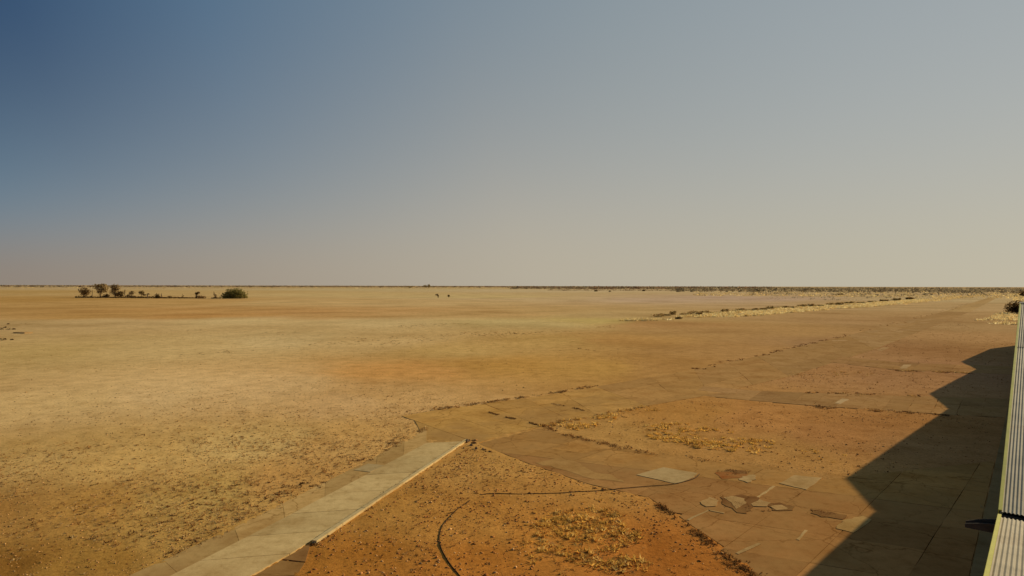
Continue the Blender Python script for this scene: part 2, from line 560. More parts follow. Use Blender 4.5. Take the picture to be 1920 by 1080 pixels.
# join between taxiway and path
add_slab(taxi, GP([(778, 789), (894, 831), (800, 832)]), alb((166, 126, 68)), gap=0.004, top=0.004, jit=0.001, name='slab')

# apron of square slabs in front of the hangar
apron = pave('apron', 'patchy slab apron between the taxiway and the hangar')
fb = lambda t: hn * (LOFF + 1.35) + hu * t
ap = np.array([*GP([(897, 832), (1019, 801), (1046, 812), (1120, 829), (1215, 851), (1326, 862), (1407, 873), (1474, 884), (1585, 895)]),
               fb(46), fb(6), *GP([(1560, 1180), (1421, 1082), (1350, 1030), (1290, 981), (1217, 933), (1105, 908), (985, 867)])])
PAVED.append(ap)
mv, cv = np.array([0.423, 0.906]), np.array([0.74, -0.67])
m_lines = [4, 7.2, 10.3, 13.4, 16.5, 19.4, 22.4, 25.5, 28.6, 31.8, 34.5, 37.9, 41.2, 44.8]
c_lines = [-36 + 2.87 * k - 0.2 for k in range(20)]
for i in range(len(m_lines) - 1):
    for k in range(len(c_lines) - 1):
        p = ap.copy()
        for (a, nv_) in ((mv * m_lines[i], mv), (mv * m_lines[i + 1], -mv), (cv * c_lines[k], cv), (cv * c_lines[k + 1], -cv)):
            a2 = a / np.dot(nv_, nv_) * 1.0
            p = clip_half(p, a2, nv_) if len(p) else p
        if len(p) > 2:
            base = (147, 104, 58) if m_lines[i] < 34 else (158, 115, 62)
            add_slab(apron, p, alb(base) * random.uniform(0.86, 1.12), gap=0.009, top=0.012, worn=0.02)


def blob(ctr, rx, ry, k=11, rough=0.35, seed=0):
    rr = random.Random(seed)
    return np.array([[ctr[0] + rx * math.cos(a) * (1 + rr.uniform(-rough, rough)), ctr[1] + ry * math.sin(a) * (1 + rr.uniform(-rough, rough))]
                     for a in np.linspace(0, 2 * math.pi, k, endpoint=False)])


def patch(parent, pts, colr, top_, mat=None, name='patch', label=None, worn=0.05):
    top = top_ - 0.057
    p = GP(pts)
    if area(p) < 0: p = p[::-1]
    ctr = p.mean(0)
    p = rough_edge(p, 0.25, worn) - ctr
    V, F = prism(p, -0.02, top)
    return link(name, mesh(name, V, F, mat or m_pale), parent, (*ctr, 0), color=alb(colr), label=label)


patch(apron, [(1193, 891), (1244, 877), (1308, 888), (1301, 896), (1268, 908)], (172, 144, 96), 0.088, label='pale square patch slab', worn=0.02)
patch(apron, [(1461, 907), (1489, 892), (1542, 897), (1512, 919)], (174, 142, 92), 0.089, label='pale square patch slab', worn=0.03)
patch(apron, [(1568, 992), (1580, 977), (1618, 968), (1634, 975), (1600, 1000)], (156, 124, 74), 0.087, worn=0.05)
patch(apron, [(1340, 888), (1358, 884), (1392, 884), (1400, 892), (1386, 897), (1354, 899)], (146, 86, 42), 0.085, m_slab, 'soil_patch', 'red soil showing through the slabs', 0.12)
patch(apron, [(1392, 894), (1414, 891), (1418, 900), (1402, 906), (1386, 901)], (166, 138, 92), 0.092, worn=0.08)
for k, pts in enumerate([[(1313, 942), (1330, 933), (1348, 940), (1342, 950), (1324, 951)], [(1356, 934), (1372, 931), (1396, 936), (1398, 946), (1380, 956), (1372, 944)],
                         [(1408, 946), (1424, 937), (1446, 944), (1438, 951), (1412, 950)], [(1444, 951), (1466, 948), (1478, 955), (1456, 958)]]):
    patch(apron, pts, (160, 126, 78), 0.094 + 0.001 * k, worn=0.08)
for k, pts in enumerate([[(1350, 933), (1392, 928), (1424, 934), (1412, 952), (1400, 964), (1382, 962), (1362, 950)], [(1438, 944), (1462, 943), (1490, 951), (1486, 958), (1448, 958)],
                         [(1521, 956), (1560, 961), (1588, 967), (1580, 975), (1540, 970), (1520, 963)], [(1356, 886), (1370, 881), (1402, 885), (1396, 889)]]):
    patch(apron, pts, (112, 76, 42), 0.086 + 0.001 * k, m_slab, 'gravel_patch', None, 0.12)
patch(apron, [(1004, 868), (1046, 860), (1080, 866), (1110, 884), (1150, 892), (1170, 904), (1110, 898), (1050, 880)], (160, 122, 70), 0.0745, worn=0.12)
patch(apron, [(1030, 842), (1080, 832), (1130, 842), (1090, 850)], (158, 116, 62), 0.0735, worn=0.12)
for a, b_ in (((1290, 976), (1330, 957)), ((1328, 957), (1358, 963)), ((1382, 1039), (1424, 1020)), ((1496, 1013), (1512, 995)), ((1420, 934), (1452, 912))):
    pa, pb = G(*a), G(*b_); d = (pb - pa) / np.hypot(*(pb - pa)); q = np.array([-d[1], d[0]]) * 0.06
    V, F = prism(rough_edge(np.array([pa - q, pb - q, pb + q, pa + q]), 0.4, 0.03), -0.02, 0.026)
    link('joint_seal', mesh('joint_seal', V, F, m_pale), apron, color=alb((166, 136, 88)))

# two paved strips that cross to the hangar further out
for nm, lab, top, bot, nc, colr in (
    ('strip', 'paved strip crossing to the second hangar gap', [(1318, 724), (1420, 733), (1560, 738), (1752, 744), (1893, 748)], [(1296, 740), (1420, 752), (1518, 760), (1785, 778), (1888, 783)], 14, (152, 114, 70)),
    ('strip', 'narrow paved strip crossing to the third hangar gap', [(1575, 669), (1695, 680), (1804, 684), (1900, 687)], [(1555, 679), (1684, 694), (1824, 699), (1898, 702)], 10, (150, 112, 70))):
    st = pave(nm, lab)
    tp, bt = GP(top), GP(bot)
    PAVED.append(np.vstack([tp, bt[::-1]]))
    mid = (tp[:, None] if False else None)
    cuts = np.linspace(0, 1, nc + 1)
    def rs(pl, m=len(top)):
        return pl
    # two rows of slabs
    L1 = [tp[i] + (bt[min(i, len(bt) - 1)] - tp[i]) * 0.5 for i in range(len(tp))]
    band(st, tp, np.array(L1), cuts, alb(colr), None, 0.1, top=0.008, worn=0.04)
    band(st, np.array(L1), bt, cuts, alb(colr), None, 0.1, top=0.008, worn=0.04)
    if nc == 14:
        patch(st, [(1565, 756), (1580, 747), (1592, 749), (1576, 758)], (168, 140, 98), 0.075, label='pale square patch slab', worn=0.05)
    else:
        patch(st, [(1686, 691), (1694, 684), (1710, 684), (1700, 691)], (168, 138, 96), 0.075, label='pale square patch slab', worn=0.05)
# a few pale slabs of the far taxiway
for pts in ([(1644, 656), (1656, 651), (1668, 652), (1652, 658)], [(1699, 604), (1712, 602), (1718, 604), (1704, 606)], [(1722, 601), (1736, 598), (1755, 598), (1738, 602)],
            [(1705, 600), (1720, 597), (1730, 598), (1715, 601)], [(1720, 606), (1732, 604), (1744, 605), (1730, 607)], [(1680, 609), (1692, 607), (1700, 608), (1688, 610)],
            [(1560, 638), (1585, 637), (1590, 639), (1562, 640)], [(1630, 622), (1644, 619), (1652, 620), (1640, 623)], [(1680, 621), (1694, 620), (1692, 623), (1678, 623)]):
    patch(taxi, pts, (160, 127, 84), 0.07, name='pale_slab', worn=0.1)

# footpath along the foot of the hangar
foot = pave('footpath', 'narrow concrete footpath along the foot of the hangar wall')
for k in range(30):
    a, b_ = 5 + 4.8 * k, 5 + 4.8 * (k + 1)
    q = np.array([hn * (LOFF + 0.06) + hu * a, hn * (LOFF + 1.3) + hu * a, hn * (LOFF + 1.3) + hu * b_, hn * (LOFF + 0.06) + hu * b_])
    add_slab(foot, q, alb((124, 102, 66)), m_pale, gap=0.006, top=0.1, worn=0.004)
PAVED.append(np.array([hn * LOFF, hn * (LOFF + 1.3), hn * (LOFF + 1.3) + hu * 150, hn * LOFF + hu * 150]))

# raised kerb on the right side of the path
kerb = pave('kerb', 'pale raised kerb on the right edge of the path')
k0, k1 = G(872, 826.5), G(585, 1018.5)
kd = (k1 - k0) / np.hypot(*(k1 - k0)); kn = np.array([kd[1], -kd[0]])
if np.dot(kn, [1, 0]) < 0: kn = -kn
NK = 9
Lk = np.hypot(*(k1 - k0)) / NK
for k in range(NK):
    a, b_ = k0 + kd * (Lk * k + 0.008), k0 + kd * (Lk * (k + 1) - 0.008)
    poly = rough_edge(np.array([a, b_, b_ + kn * 0.2, a + kn * 0.2]), 0.35, 0.012)
    if area(poly) < 0: poly = poly[::-1]
    V, F = prism(poly, -0.1, 0.12 + random.uniform(-0.008, 0.008))
    link('kerb_stone', mesh('kerb_stone', V, F, m_pale), kerb, color=alb((180, 156, 108)))


def paved(P):
    m = np.zeros(len(P), bool)
    for p in PAVED: m |= inpoly(P, p)
    return m


# soil sheet
gz = relief(gx, gy)
near_ = np.hypot(gx, gy) < 420
_p = np.stack([gx[near_], gy[near_]], -1)
_in = paved(_p)
for _o in ((0.3, 0), (-0.3, 0), (0, 0.3), (0, -0.3)):
    _in &= paved(_p + np.array(_o))
_edge = paved(_p) & ~_in
gz[near_] = np.where(_in, -0.05, np.where(_edge, np.minimum(gz[near_], 0.012), gz[near_]))
na, nr = len(azs), len(rad)
ii, jj = np.meshgrid(np.arange(nr - 1), np.arange(na), indexing='ij')
j2 = (jj + 1) % na
F = np.stack([ii * na + jj, (ii + 1) * na + jj, (ii + 1) * na + j2, ii * na + j2], -1).reshape(-1, 4)[:, ::-1]
V = np.stack([gx, gy, gz], -1)
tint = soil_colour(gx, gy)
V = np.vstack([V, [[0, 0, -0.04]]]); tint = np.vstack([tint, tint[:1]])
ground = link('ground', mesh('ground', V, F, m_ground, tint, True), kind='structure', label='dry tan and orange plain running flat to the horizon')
core = np.stack([np.full(na, len(V) - 1), (np.arange(na) + 1) % na, np.arange(na)], -1)[:, ::-1]
# (the disc right under the building is closed by the hangar floor)

# ------------------------------------------------------------------ hangar
hang = link('hangar', None, None, (hn[0] * LOFF, hn[1] * LOFF, 0), math.pi / 2 - AZ, label='long hangar with a row of low gables and a corrugated roof edged in yellow', cat='hangar')
HV, HP = 6.586, 9.387
XS = [-21.7, -4.93, 11.89, 28.7, 49.26, 60.9, 80.2, 95.3, 112.9, 128.3, 146.4]
HS = [HV, HP] * 5 + [HV]
HS[1] = 7.95                    # the nearest gable is lower than the rest
DEP = 10.7
# walls: gabled front and back of each bay, one end wall
for i in range(0, 10, 2):
    for y0, y1 in ((-0.22, -0.02), (-DEP, -DEP + 0.2)):
        pts = [(XS[i], 0), (XS[i + 2], 0), (XS[i + 2], HS[i + 2] - 0.12), (XS[i + 1], HS[i + 1] - 0.12), (XS[i], HS[i] - 0.12)]
        V = [(x, y0, z) for x, z in pts] + [(x, y1, z) for x, z in pts]
        F = [[0, 1, 2, 3, 4], [9, 8, 7, 6, 5]] + [[a, a + 5, (a + 1) % 5 + 5, (a + 1) % 5] for a in range(5)]
        link('gable_wall', mesh('gable_wall', V, F, m_wall), hang)
for x in (-21.7, 146.2):
    V, F = prism([(x, -DEP + 0.21), (x + 0.2, -DEP + 0.21), (x + 0.2, -0.23), (x, -0.23)], 0, HV - 0.13)
    link('end_wall', mesh('end_wall', V, F, m_wall), hang)


def corr_sheet(p0, p1, width, amp=0.0085, pitch=0.048, seg=6):
    """corrugated sheet, ribs running p0 -> p1 (x, z), width along -y, lower side closed by a thin lip"""
    nrib = int(round(width / pitch)) * seg
    d = np.array([p1[0] - p0[0], p1[1] - p0[1]]); d /= np.hypot(*d); nm = np.array([-d[1], d[0]])
    if nm[1] < 0: nm = -nm
    V = []
    for j in range(nrib + 1):
        w = width * j / nrib; h = amp * math.cos(2 * math.pi * j / seg)
        for p in (p0, p1):
            V.append((p[0] + nm[0] * h, -w, p[1] + nm[1] * h))
    n0 = len(V)
    for j in range(nrib + 1):
        w = width * j / nrib; h = amp * math.cos(2 * math.pi * j / seg) - 0.004
        for p in (p0, p1):
            V.append((p[0] + nm[0] * h, -w, p[1] + nm[1] * h))
    F = []
    flip = p1[0] > p0[0]
    for j in range(nrib):
        a = 2 * j
        q = [a, a + 2, a + 3, a + 1]; r = [x + n0 for x in (a, a + 1, a + 3, a + 2)]
        F.append(q if flip is False else q[::-1]); F.append(r if flip is False else r[::-1])
        F.append([a, a + n0, a + 2 + n0, a + 2]); F.append([a + 1, a + 3, a + 3 + n0, a + 1 + n0])
    return V, F


NCOL = 14
for i in range(10):
    x0, z0, x1, z1 = XS[i], HS[i], XS[i + 1], HS[i + 1]
    gx_ = 0.10 if HS[i] == HV else 0.03
    gx2 = 0.10 if HS[i + 1] == HV else 0.03
    L = x1 - x0; sl = (z1 - z0) / L
    ends = [(x0 + gx_, z0 + sl * gx_), (x1 - gx2, z1 - sl * gx2)]
    if i in (1, 2):
        # two lengths of sheet with a lap
        f = 0.62 if i == 2 else 0.4
        mx = ends[0][0] + (ends[1][0] - ends[0][0]) * f; mz = z0 + sl * (mx - x0)
        pieces = [(ends[0], (mx, mz)), ((mx - 0.12, mz - sl * 0.12 + 0.012), (ends[1][0], ends[1][1] + 0.012))] if sl > 0 else \
                 [(ends[0], (mx, mz + 0.0)), ((mx - 0.12, mz - sl * 0.12 - 0.014), (ends[1][0], ends[1][1] - 0.014))]
    else:
        pieces = [tuple(ends)]
    for a, b_ in pieces:
        V, F = corr_sheet(a, b_, 0.768)
        me = mesh('roof_sheet', V, F, m_roof)
        for c_ in range(NCOL):
            link('roof_sheet', me, hang, (0, -0.01 - 0.768 * c_, 0.05 + random.uniform(-0.002, 0.002)))
    # yellow barge flashing along the edge: flat top and a down-turned leg
    yt, zt = 0.022, 0.066
    V = []
    for (x, z) in ends:
        for (y, dz) in ((-0.022, zt - 0.003), (-0.020, zt + 0.01), (yt, zt + 0.01), (yt + 0.006, zt), (yt + 0.006, zt - 0.19), (yt - 0.003, zt - 0.19), (yt - 0.006, zt - 0.003)):
            V.append((x, y, z + dz))
    k = 7
    F = [[a, (a + 1) % k, (a + 1) % k + k, a + k] for a in range(k)] + [list(range(k))[::-1], list(range(k, 2 * k))]
    link('barge_flashing', mesh('barge_flashing', V, F, m_yellow), hang)
for i in (1, 3, 5, 7, 9):     # ridge caps
    x, z = XS[i], HS[i]
    sa = (HS[i] - HS[i - 1]) / (XS[i] - XS[i - 1]); sb = (HS[i] - HS[i + 1]) / (XS[i + 1] - XS[i])
    w = 0.22
    prof = [(x - w, z + 0.085 - sa * w), (x, z + 0.095), (x + w, z + 0.085 - sb * w), (x + w, z + 0.078 - sb * w), (x, z + 0.085), (x - w, z + 0.078 - sa * w)]
    V = [(p[0], 0.03, p[1]) for p in prof] + [(p[0], -DEP, p[1]) for p in prof]
    F = [[a, a + 6, (a + 1) % 6 + 6, (a + 1) % 6] for a in range(6)] + [[0, 1, 2, 3, 4, 5], [11, 10, 9, 8, 7, 6]]
    link('ridge_cap', mesh('ridge_cap', V, F, m_roof), hang)
for i in (2, 4, 6, 8):        # box gutters in the valleys, with a spout past the wall
    x, z = XS[i], HV
    prof = [(-0.14, 0.02), (-0.10, 0.02), (-0.10, -0.14), (0.10, -0.14), (0.10, 0.02), (0.14, 0.02), (0.14, -0.18), (-0.14, -0.18)]
    V = [(x + a, 0.02, z + c_) for a, c_ in prof] + [(x + a, -DEP, z + c_) for a, c_ in prof]
    F = [[a, a + 8, (a + 1) % 8 + 8, (a + 1) % 8] for a in range(8)] + [[7, 6, 1, 0][::-1], [1, 6, 7, 0], [1, 2, 6], [2, 3, 7, 6][:3], [2, 3, 6], [3, 4, 5, 6]]
    g = link('valley_gutter', mesh('valley_gutter', V, F[:8], m_gutter), hang)
    # spout: an open trough that narrows to its lip
    V = []
    for (yy, hw, zb, zt_) in ((-0.01, 0.15, -0.20, -0.06), (0.22, 0.12, -0.21, -0.10), (0.42, 0.08, -0.22, -0.16)):
        for a, c_ in ((-hw, zt_), (-hw + 0.02, zt_), (-hw + 0.02, zb + 0.02), (hw - 0.02, zb + 0.02), (hw - 0.02, zt_), (hw, zt_), (hw, zb), (-hw, zb)):
            V.append((x + a, yy, z + c_))
    F = []
    for s in range(2):
        F += [[s * 8 + a, s * 8 + (a + 1) % 8, s * 8 + 8 + (a + 1) % 8, s * 8 + 8 + a] for a in range(8)]
    link('spout', mesh('spout', V, F, m_gutter), hang)
fl = [(XS[0], -0.3), (XS[-1], -0.3), (XS[-1], -DEP + 0.25), (XS[0], -DEP + 0.25)]
V, F = prism(fl[::-1], -0.1, 0.09)
link('floor', mesh('floor', V, F, m_wall), hang)


# ------------------------------------------------------------------ scattered grass, clods
def tuft_cloud(P, size, height, blades, cols, spread=1.0, z=None):
    """P (n,2) centres -> triangles of leaning blades"""
    n = len(P)
    S = (size * rng.uniform(0.6, 1.35, n))[:, None]
    Hh = (height * rng.uniform(0.55, 1.35, n))[:, None]
    a = rng.uniform(0, 2 * np.pi, (n, blades))
    rb = S * 0.5 * np.sqrt(rng.uniform(0, 1, (n, blades)))
    bx, by = P[:, :1] + rb * np.cos(a), P[:, 1:] + rb * np.sin(a)
    lean = S * spread * rng.uniform(0.1, 0.7, (n, blades))
    a2 = a + rng.normal(0, 0.6, (n, blades))
    tx, ty = bx + lean * np.cos(a2), by + lean * np.sin(a2)
    tz = Hh * rng.uniform(0.5, 1.1, (n, blades))
    w = S * rng.uniform(0.10, 0.24, (n, blades))
    pa = rng.uniform(0, np.pi, (n, blades))
    zb = np.broadcast_to((relief(P[:, 0], P[:, 1]) if z is None else np.full(n, z))[:, None] - 0.01, (n, blades))
    V = np.stack([np.stack([bx - w * np.cos(pa), by - w * np.sin(pa), zb], -1), np.stack([bx + w * np.cos(pa), by + w * np.sin(pa), zb], -1),
                  np.stack([tx, ty, zb + tz], -1)], 2).reshape(-1, 3)
    F = np.arange(len(V)).reshape(-1, 3)
    cols = np.asarray(cols); ci = rng.integers(0, len(cols), n)
    c = cols[ci] * rng.uniform(0.75, 1.2, (n, 1))
    c = np.repeat(np.repeat(c[:, None], blades, 1) * rng.uniform(0.8, 1.2, (n, blades, 1)), 3, 1).reshape(-1, 3)
    return V, F, c


_ico_v = np.array([[1, 0, 0], [-1, 0, 0], [0, 1, 0], [0, -1, 0], [0, 0, 1], [0, 0, -0.5]], float)
_ico_f = np.array([[0, 2, 4], [2, 1, 4], [1, 3, 4], [3, 0, 4], [2, 0, 5], [1, 2, 5], [3, 1, 5], [0, 3, 5]])


def clod_cloud(P, size, cols, flat=0.40):
    n = len(P)
    S = size * np.minimum(rng.lognormal(-0.1, 0.4, n), 1.7)
    v = _ico_v[None] * rng.uniform(0.6, 1.4, (n, 6, 1)) + rng.normal(0, 0.16, (n, 6, 3))
    a = rng.uniform(0, 2 * np.pi, n); ca, sa = np.cos(a)[:, None], np.sin(a)[:, None]
    x = v[..., 0] * 1.3
    xx, yy = x * ca - v[..., 1] * sa, x * sa + v[..., 1] * ca
    V = np.stack([xx * S[:, None] * 0.5 + P[:, :1], yy * S[:, None] * 0.5 + P[:, 1:], v[..., 2] * S[:, None] * flat + relief(P[:, 0], P[:, 1])[:, None]], -1).reshape(-1, 3)
    F = (_ico_f[None] + (np.arange(n) * 6)[:, None, None]).reshape(-1, 3)
    cols = np.asarray(cols); c = cols[rng.integers(0, len(cols), n)] * rng.uniform(0.75, 1.25, (n, 1))
    return V, F, np.repeat(c * 0.95, 6, 0)


def sample(pxpoly, dens, keep=True, clump=None, nmax=400000, world=None, fade=None):
    poly = GP(pxpoly) if world is None else world
    lo, hi = poly.min(0), poly.max(0)
    n = int(min(nmax, dens * (hi - lo).prod()))
    P = rng.uniform(lo, hi, (n, 2))
    P = P[inpoly(P, poly)]
    if keep: P = P[~paved(P)]
    if fade is not None:
        r = np.hypot(P[:, 0], P[:, 1]) * (1 + 0.25 * fbm(P[:, 0] * 0.09, P[:, 1] * 0.09, 41, 3))
        P = P[rng.uniform(0, 1, len(P)) < np.clip((fade[1] - r) / (fade[1] - fade[0]), 0, 1)]
    if clump is not None:
        s, thr, soft = clump
        v = fbm(P[:, 0] * s, P[:, 1] * s, 77, 3)
        P = P[rng.uniform(0, 1, len(P)) < np.clip((v - thr) / soft, 0, 1)]
    return P


def along(pxline, n, spread):
    pl = GP(pxline)
    seg = np.hypot(*np.diff(pl, axis=0).T); cum = np.r_[0, np.cumsum(seg)]
    s = rng.uniform(0, cum[-1], n); i = np.clip(np.searchsorted(cum, s) - 1, 0, len(seg) - 1)
    p = pl[i] + (pl[i + 1] - pl[i]) * ((s - cum[i]) / seg[i])[:, None]
    p = p + rng.normal(0, spread, (n, 2))
    return p[rng.uniform(0, 1, n) < np.clip(vnoise(s * 0.9, s * 0 + n, 5) * 3 + 0.55, 0.06, 1)]


def join(parts):
    Vs, Fs, Cs, o = [], [], [], 0
    for v, f, c in parts:
        Vs.append(v); Fs.append(f + o); Cs.append(c); o += len(v)
    return np.vstack(Vs), np.vstack(Fs), np.vstack(Cs)


STRAW = [lin((206, 168, 106)), lin((190, 146, 84)), lin((174, 126, 68)), lin((222, 190, 130))]
BROWN = [lin((122, 84, 46)), lin((138, 94, 52)), lin((106, 74, 42))]
YELL = [lin((236, 192, 98)), lin((226, 180, 88)), lin((208, 160, 80)), lin((242, 206, 122))]

# left field: dense fine tufts near, thinning out with distance
near_l = [(-260, 1180), (-260, 880), (0, 860), (300, 840), (560, 830), (790, 795), (640, 890), (430, 990), (240, 1080), (20, 1180)]
mid_l = [(-200, 880), (-150, 740), (300, 720), (700, 720), (900, 755), (740, 790), (600, 860), (300, 880)]
far_l = [(-150, 740), (-150, 615), (600, 610), (1100, 610), (1250, 690), (1000, 740), (600, 735)]
field = [(-260, 1180), (-260, 900), (-150, 740), (300, 715), (700, 715), (900, 752), (760, 782), (790, 797), (640, 890), (430, 990), (240, 1080), (20, 1180)]
parts = [tuft_cloud(sample(field, 26, clump=(0.22, -0.4, 0.6), fade=(26, 52)), 0.14, 0.075, 7, STRAW + STRAW + BROWN[:2]),
         tuft_cloud(sample(field, 9.0, clump=(0.12, -0.35, 0.8), fade=(38, 80)), 0.15, 0.07, 5, STRAW + BROWN[:1]),
         tuft_cloud(sample([(40, 606), (1150, 606), (1250, 690), (700, 735), (-100, 735)], 0.9, clump=(0.045, 0.28, 0.35)), 0.42, 0.10, 6, BROWN + STRAW[:3]),
         tuft_cloud(sample(far_l, 1.2, clump=(0.05, -0.3, 0.8)), 0.22, 0.06, 4, STRAW)]
V, F, c = join(parts)
link('dry_grass', mesh('dry_grass', V, F, m_plant, c), kind='stuff', label='fine dry straw tufts scattered over the plain left of the path', cat='dry grass')
# foreground triangle and island
tri_px = [(880, 838), (985, 868), (1105, 910), (1215, 934), (1420, 1082), (1440, 1180), (500, 1180), (590, 1020)]
isl_px = [(1030, 806), (1213, 765), (1330, 744), (1518, 764), (1785, 780), (1860, 790), (1850, 910), (1585, 894), (1407, 872), (1215, 848)]
isl2 = [(1330, 722), (1480, 708), (1560, 680), (1684, 696), (1824, 700), (1890, 704), (1890, 745), (1560, 735)]
isl3 = [(1560, 672), (1640, 655), (1780, 600), (1905, 640), (1900, 686), (1695, 680)]
parts = [tuft_cloud(sample(tri_px, 8, clump=(0.3, -0.25, 0.7)), 0.13, 0.07, 7, STRAW[:3] + BROWN[:2]),
         tuft_cloud(sample(isl_px, 2.0, clump=(0.2, -0.2, 0.7)), 0.16, 0.08, 6, STRAW[:3] + BROWN[:2]),
         tuft_cloud(sample(isl2, 0.8, clump=(0.1, -0.2, 0.7)), 0.22, 0.09, 5, STRAW[:3] + BROWN[:1]),
         tuft_cloud(sample(isl3, 0.25, clump=(0.06, -0.2, 0.7)), 0.3, 0.1, 5, STRAW[:3] + BROWN[:1])]
V, F, c = join(parts)
link('sparse_grass', mesh('sparse_grass', V, F, m_plant, c), kind='stuff', label='sparse dry tufts on the orange soil between the paved areas', cat='dry grass')
# yellow tussocks
parts = [tuft_cloud(sample([(1000, 985), (1060, 950), (1150, 955), (1230, 1010), (1210, 1075), (1100, 1062), (1010, 1030)], 22, clump=(0.5, -0.25, 0.6)), 0.24, 0.12, 14, YELL),
         tuft_cloud(sample([(930, 960), (1040, 930), (1150, 940), (1260, 1020), (1290, 1090), (1000, 1090)], 4, clump=(0.5, -0.1, 0.5)), 0.2, 0.10, 12, YELL[:3]),
         tuft_cloud(sample([(1205, 800), (1270, 792), (1400, 812), (1480, 835), (1420, 850), (1300, 840), (1220, 824)], 14.0, clump=(0.35, -0.25, 0.6)), 0.28, 0.14, 12, YELL),
         tuft_cloud(sample([(1380, 815), (1560, 840), (1640, 850), (1560, 870), (1420, 856)], 5.0, clump=(0.35, -0.1, 0.5)), 0.24, 0.11, 10, YELL[:3]),
         tuft_cloud(sample([(1050, 800), (1090, 784), (1160, 776), (1150, 792), (1080, 808)], 9, clump=(0.4, -0.4, 0.5)), 0.3, 0.16, 12, YELL),
         tuft_cloud(sample([(1150, 775), (1230, 760), (1270, 765), (1180, 782)], 2.0, clump=(0.4, -0.2, 0.5)), 0.26, 0.12, 10, YELL)]
V, F, c = join(parts)
link('yellow_grass', mesh('yellow_grass', V, F, m_plant, c), kind='stuff', label='yellow dry tussocks in patches on the orange soil by the slabs', cat='dry grass')
# clods and pebbles on the bare soil
CLOD = [alb((150, 100, 52)), alb((136, 84, 42)), alb((166, 124, 74)), alb((120, 74, 38))]
CLODL = [alb((156, 114, 64)), alb((140, 98, 52)), alb((160, 120, 70)), alb((112, 72, 38))]
parts = [clod_cloud(sample(tri_px, 26, clump=(0.35, -0.35, 0.7)), 0.068, CLOD), clod_cloud(sample(tri_px, 1.2), 0.10, CLOD),
         clod_cloud(sample(isl_px, 5, clump=(0.25, -0.3, 0.7)), 0.075, CLOD), clod_cloud(sample(isl2, 1.5), 0.09, CLOD), clod_cloud(sample(isl3, 0.4), 0.12, CLOD),
         clod_cloud(sample(field, 26, clump=(0.25, -0.4, 0.7), fade=(24, 50)), 0.055, CLODL), clod_cloud(sample(field, 1.0, clump=(0.1, -0.1, 0.5), fade=(26, 60)), 0.09, CLODL[:2] + BROWN),
         clod_cloud(sample(field, 4, fade=(40, 85)), 0.06, CLODL[:2] + CLODL[3:]), clod_cloud(sample(far_l, 0.2), 0.09, CLODL[:2])]
V, F, c = join(parts)
link('soil_clods', mesh('soil_clods', V, F, m_clod, c), kind='stuff', label='loose clods and pebbles strewn over the bare soil', cat='clods')
# weeds in the joints and along the slab edges
parts = []
for line, n_, sp, sz, h, cl in (
    ([(1222, 938), (1290, 985), (1350, 1033), (1425, 1088)], 300, 0.10, 0.16, 0.09, BROWN + STRAW[1:3]),
    ([(1300, 1000), (1360, 1045), (1400, 1080)], 160, 0.22, 0.16, 0.07, BROWN + STRAW[1:3]),
    ([(1020, 799), (1046, 812), (1120, 829), (1215, 850), (1330, 864)], 260, 0.20, 0.2, 0.09, BROWN[:2] + STRAW[:3]),
    ([(1020, 799), (1087, 786), (1213, 762)], 240, 0.2, 0.26, 0.15, YELL + STRAW),
    ([(820, 768), (907, 755), (1053, 735), (1117, 723)], 260, 0.25, 0.25, 0.13, BROWN + STRAW),
    ([(858, 762), (885, 758)], 70, 0.35, 0.3, 0.2, STRAW + BROWN),
    ([(917, 773), (933, 778)], 40, 0.06, 0.16, 0.10, BROWN), ([(948, 782), (966, 786)], 40, 0.06, 0.16, 0.10, BROWN),
    ([(990, 792), (1012, 798)], 40, 0.06, 0.16, 0.10, BROWN), ([(1035, 757), (1060, 762)], 30, 0.06, 0.16, 0.1, BROWN + STRAW), ([(1075, 765), (1096, 770)], 30, 0.06, 0.16, 0.1, BROWN),
    ([(868, 832), (729, 924), (588, 1022)], 420, 0.12, 0.13, 0.08, BROWN + STRAW[:2]),
    ([(800, 802), (688, 863), (620, 898), (436, 990), (244, 1078)], 260, 0.18, 0.13, 0.07, BROWN + STRAW),
    ([(650, 872), (670, 866), (690, 860)], 50, 0.25, 0.24, 0.14, BROWN),
    ([(800, 802), (770, 812), (730, 838)], 80, 0.2, 0.2, 0.12, BROWN + STRAW),
    ([(1518, 761), (1785, 779)], 200, 0.3, 0.22, 0.10, BROWN + STRAW[:2]), ([(1515, 736), (1752, 743)], 160, 0.3, 0.25, 0.12, STRAW + BROWN),
    ([(1684, 695), (1824, 700)], 200, 0.3, 0.3, 0.14, BROWN + STRAW), ([(1485, 705), (1560, 700), (1640, 702)], 120, 0.8, 0.3, 0.12, STRAW),
    ([(1302, 692), (1420, 667), (1589, 628)], 200, 0.4, 0.3, 0.14, BROWN), ([(1589, 628), (1680, 606), (1771, 583), (1820, 568)], 160, 0.9, 0.4, 0.15, BROWN + STRAW[1:3]),
    ([(1360, 885), (1400, 887)], 60, 0.2, 0.16, 0.08, BROWN), ([(1355, 935), (1412, 955)], 120, 0.3, 0.13, 0.06, BROWN), ([(1522, 958), (1585, 969)], 100, 0.1, 0.13, 0.06, BROWN),
    ([(470, 944), (660, 880)], 60, 0.4, 0.2, 0.1, BROWN)):
    parts.append(tuft_cloud(along(line, n_, sp), sz, h, 9, cl, z=0.0))
V, F, c = join(parts)
link('edge_weeds', mesh('edge_weeds', V, F, m_plant, c), kind='stuff', label='brown weeds rooted in the joints and along the slab edges', cat='weeds')
P = along([(878, 826), (890, 836), (912, 846)], 90, 0.25)
V, F, c = clod_cloud(P, 0.16, [lin((120, 80, 46)), lin((150, 108, 66))])
link('rubble', mesh('rubble', V, F, m_clod, c), kind='stuff', label='small heap of broken rubble at the far end of the kerb', cat='rubble')

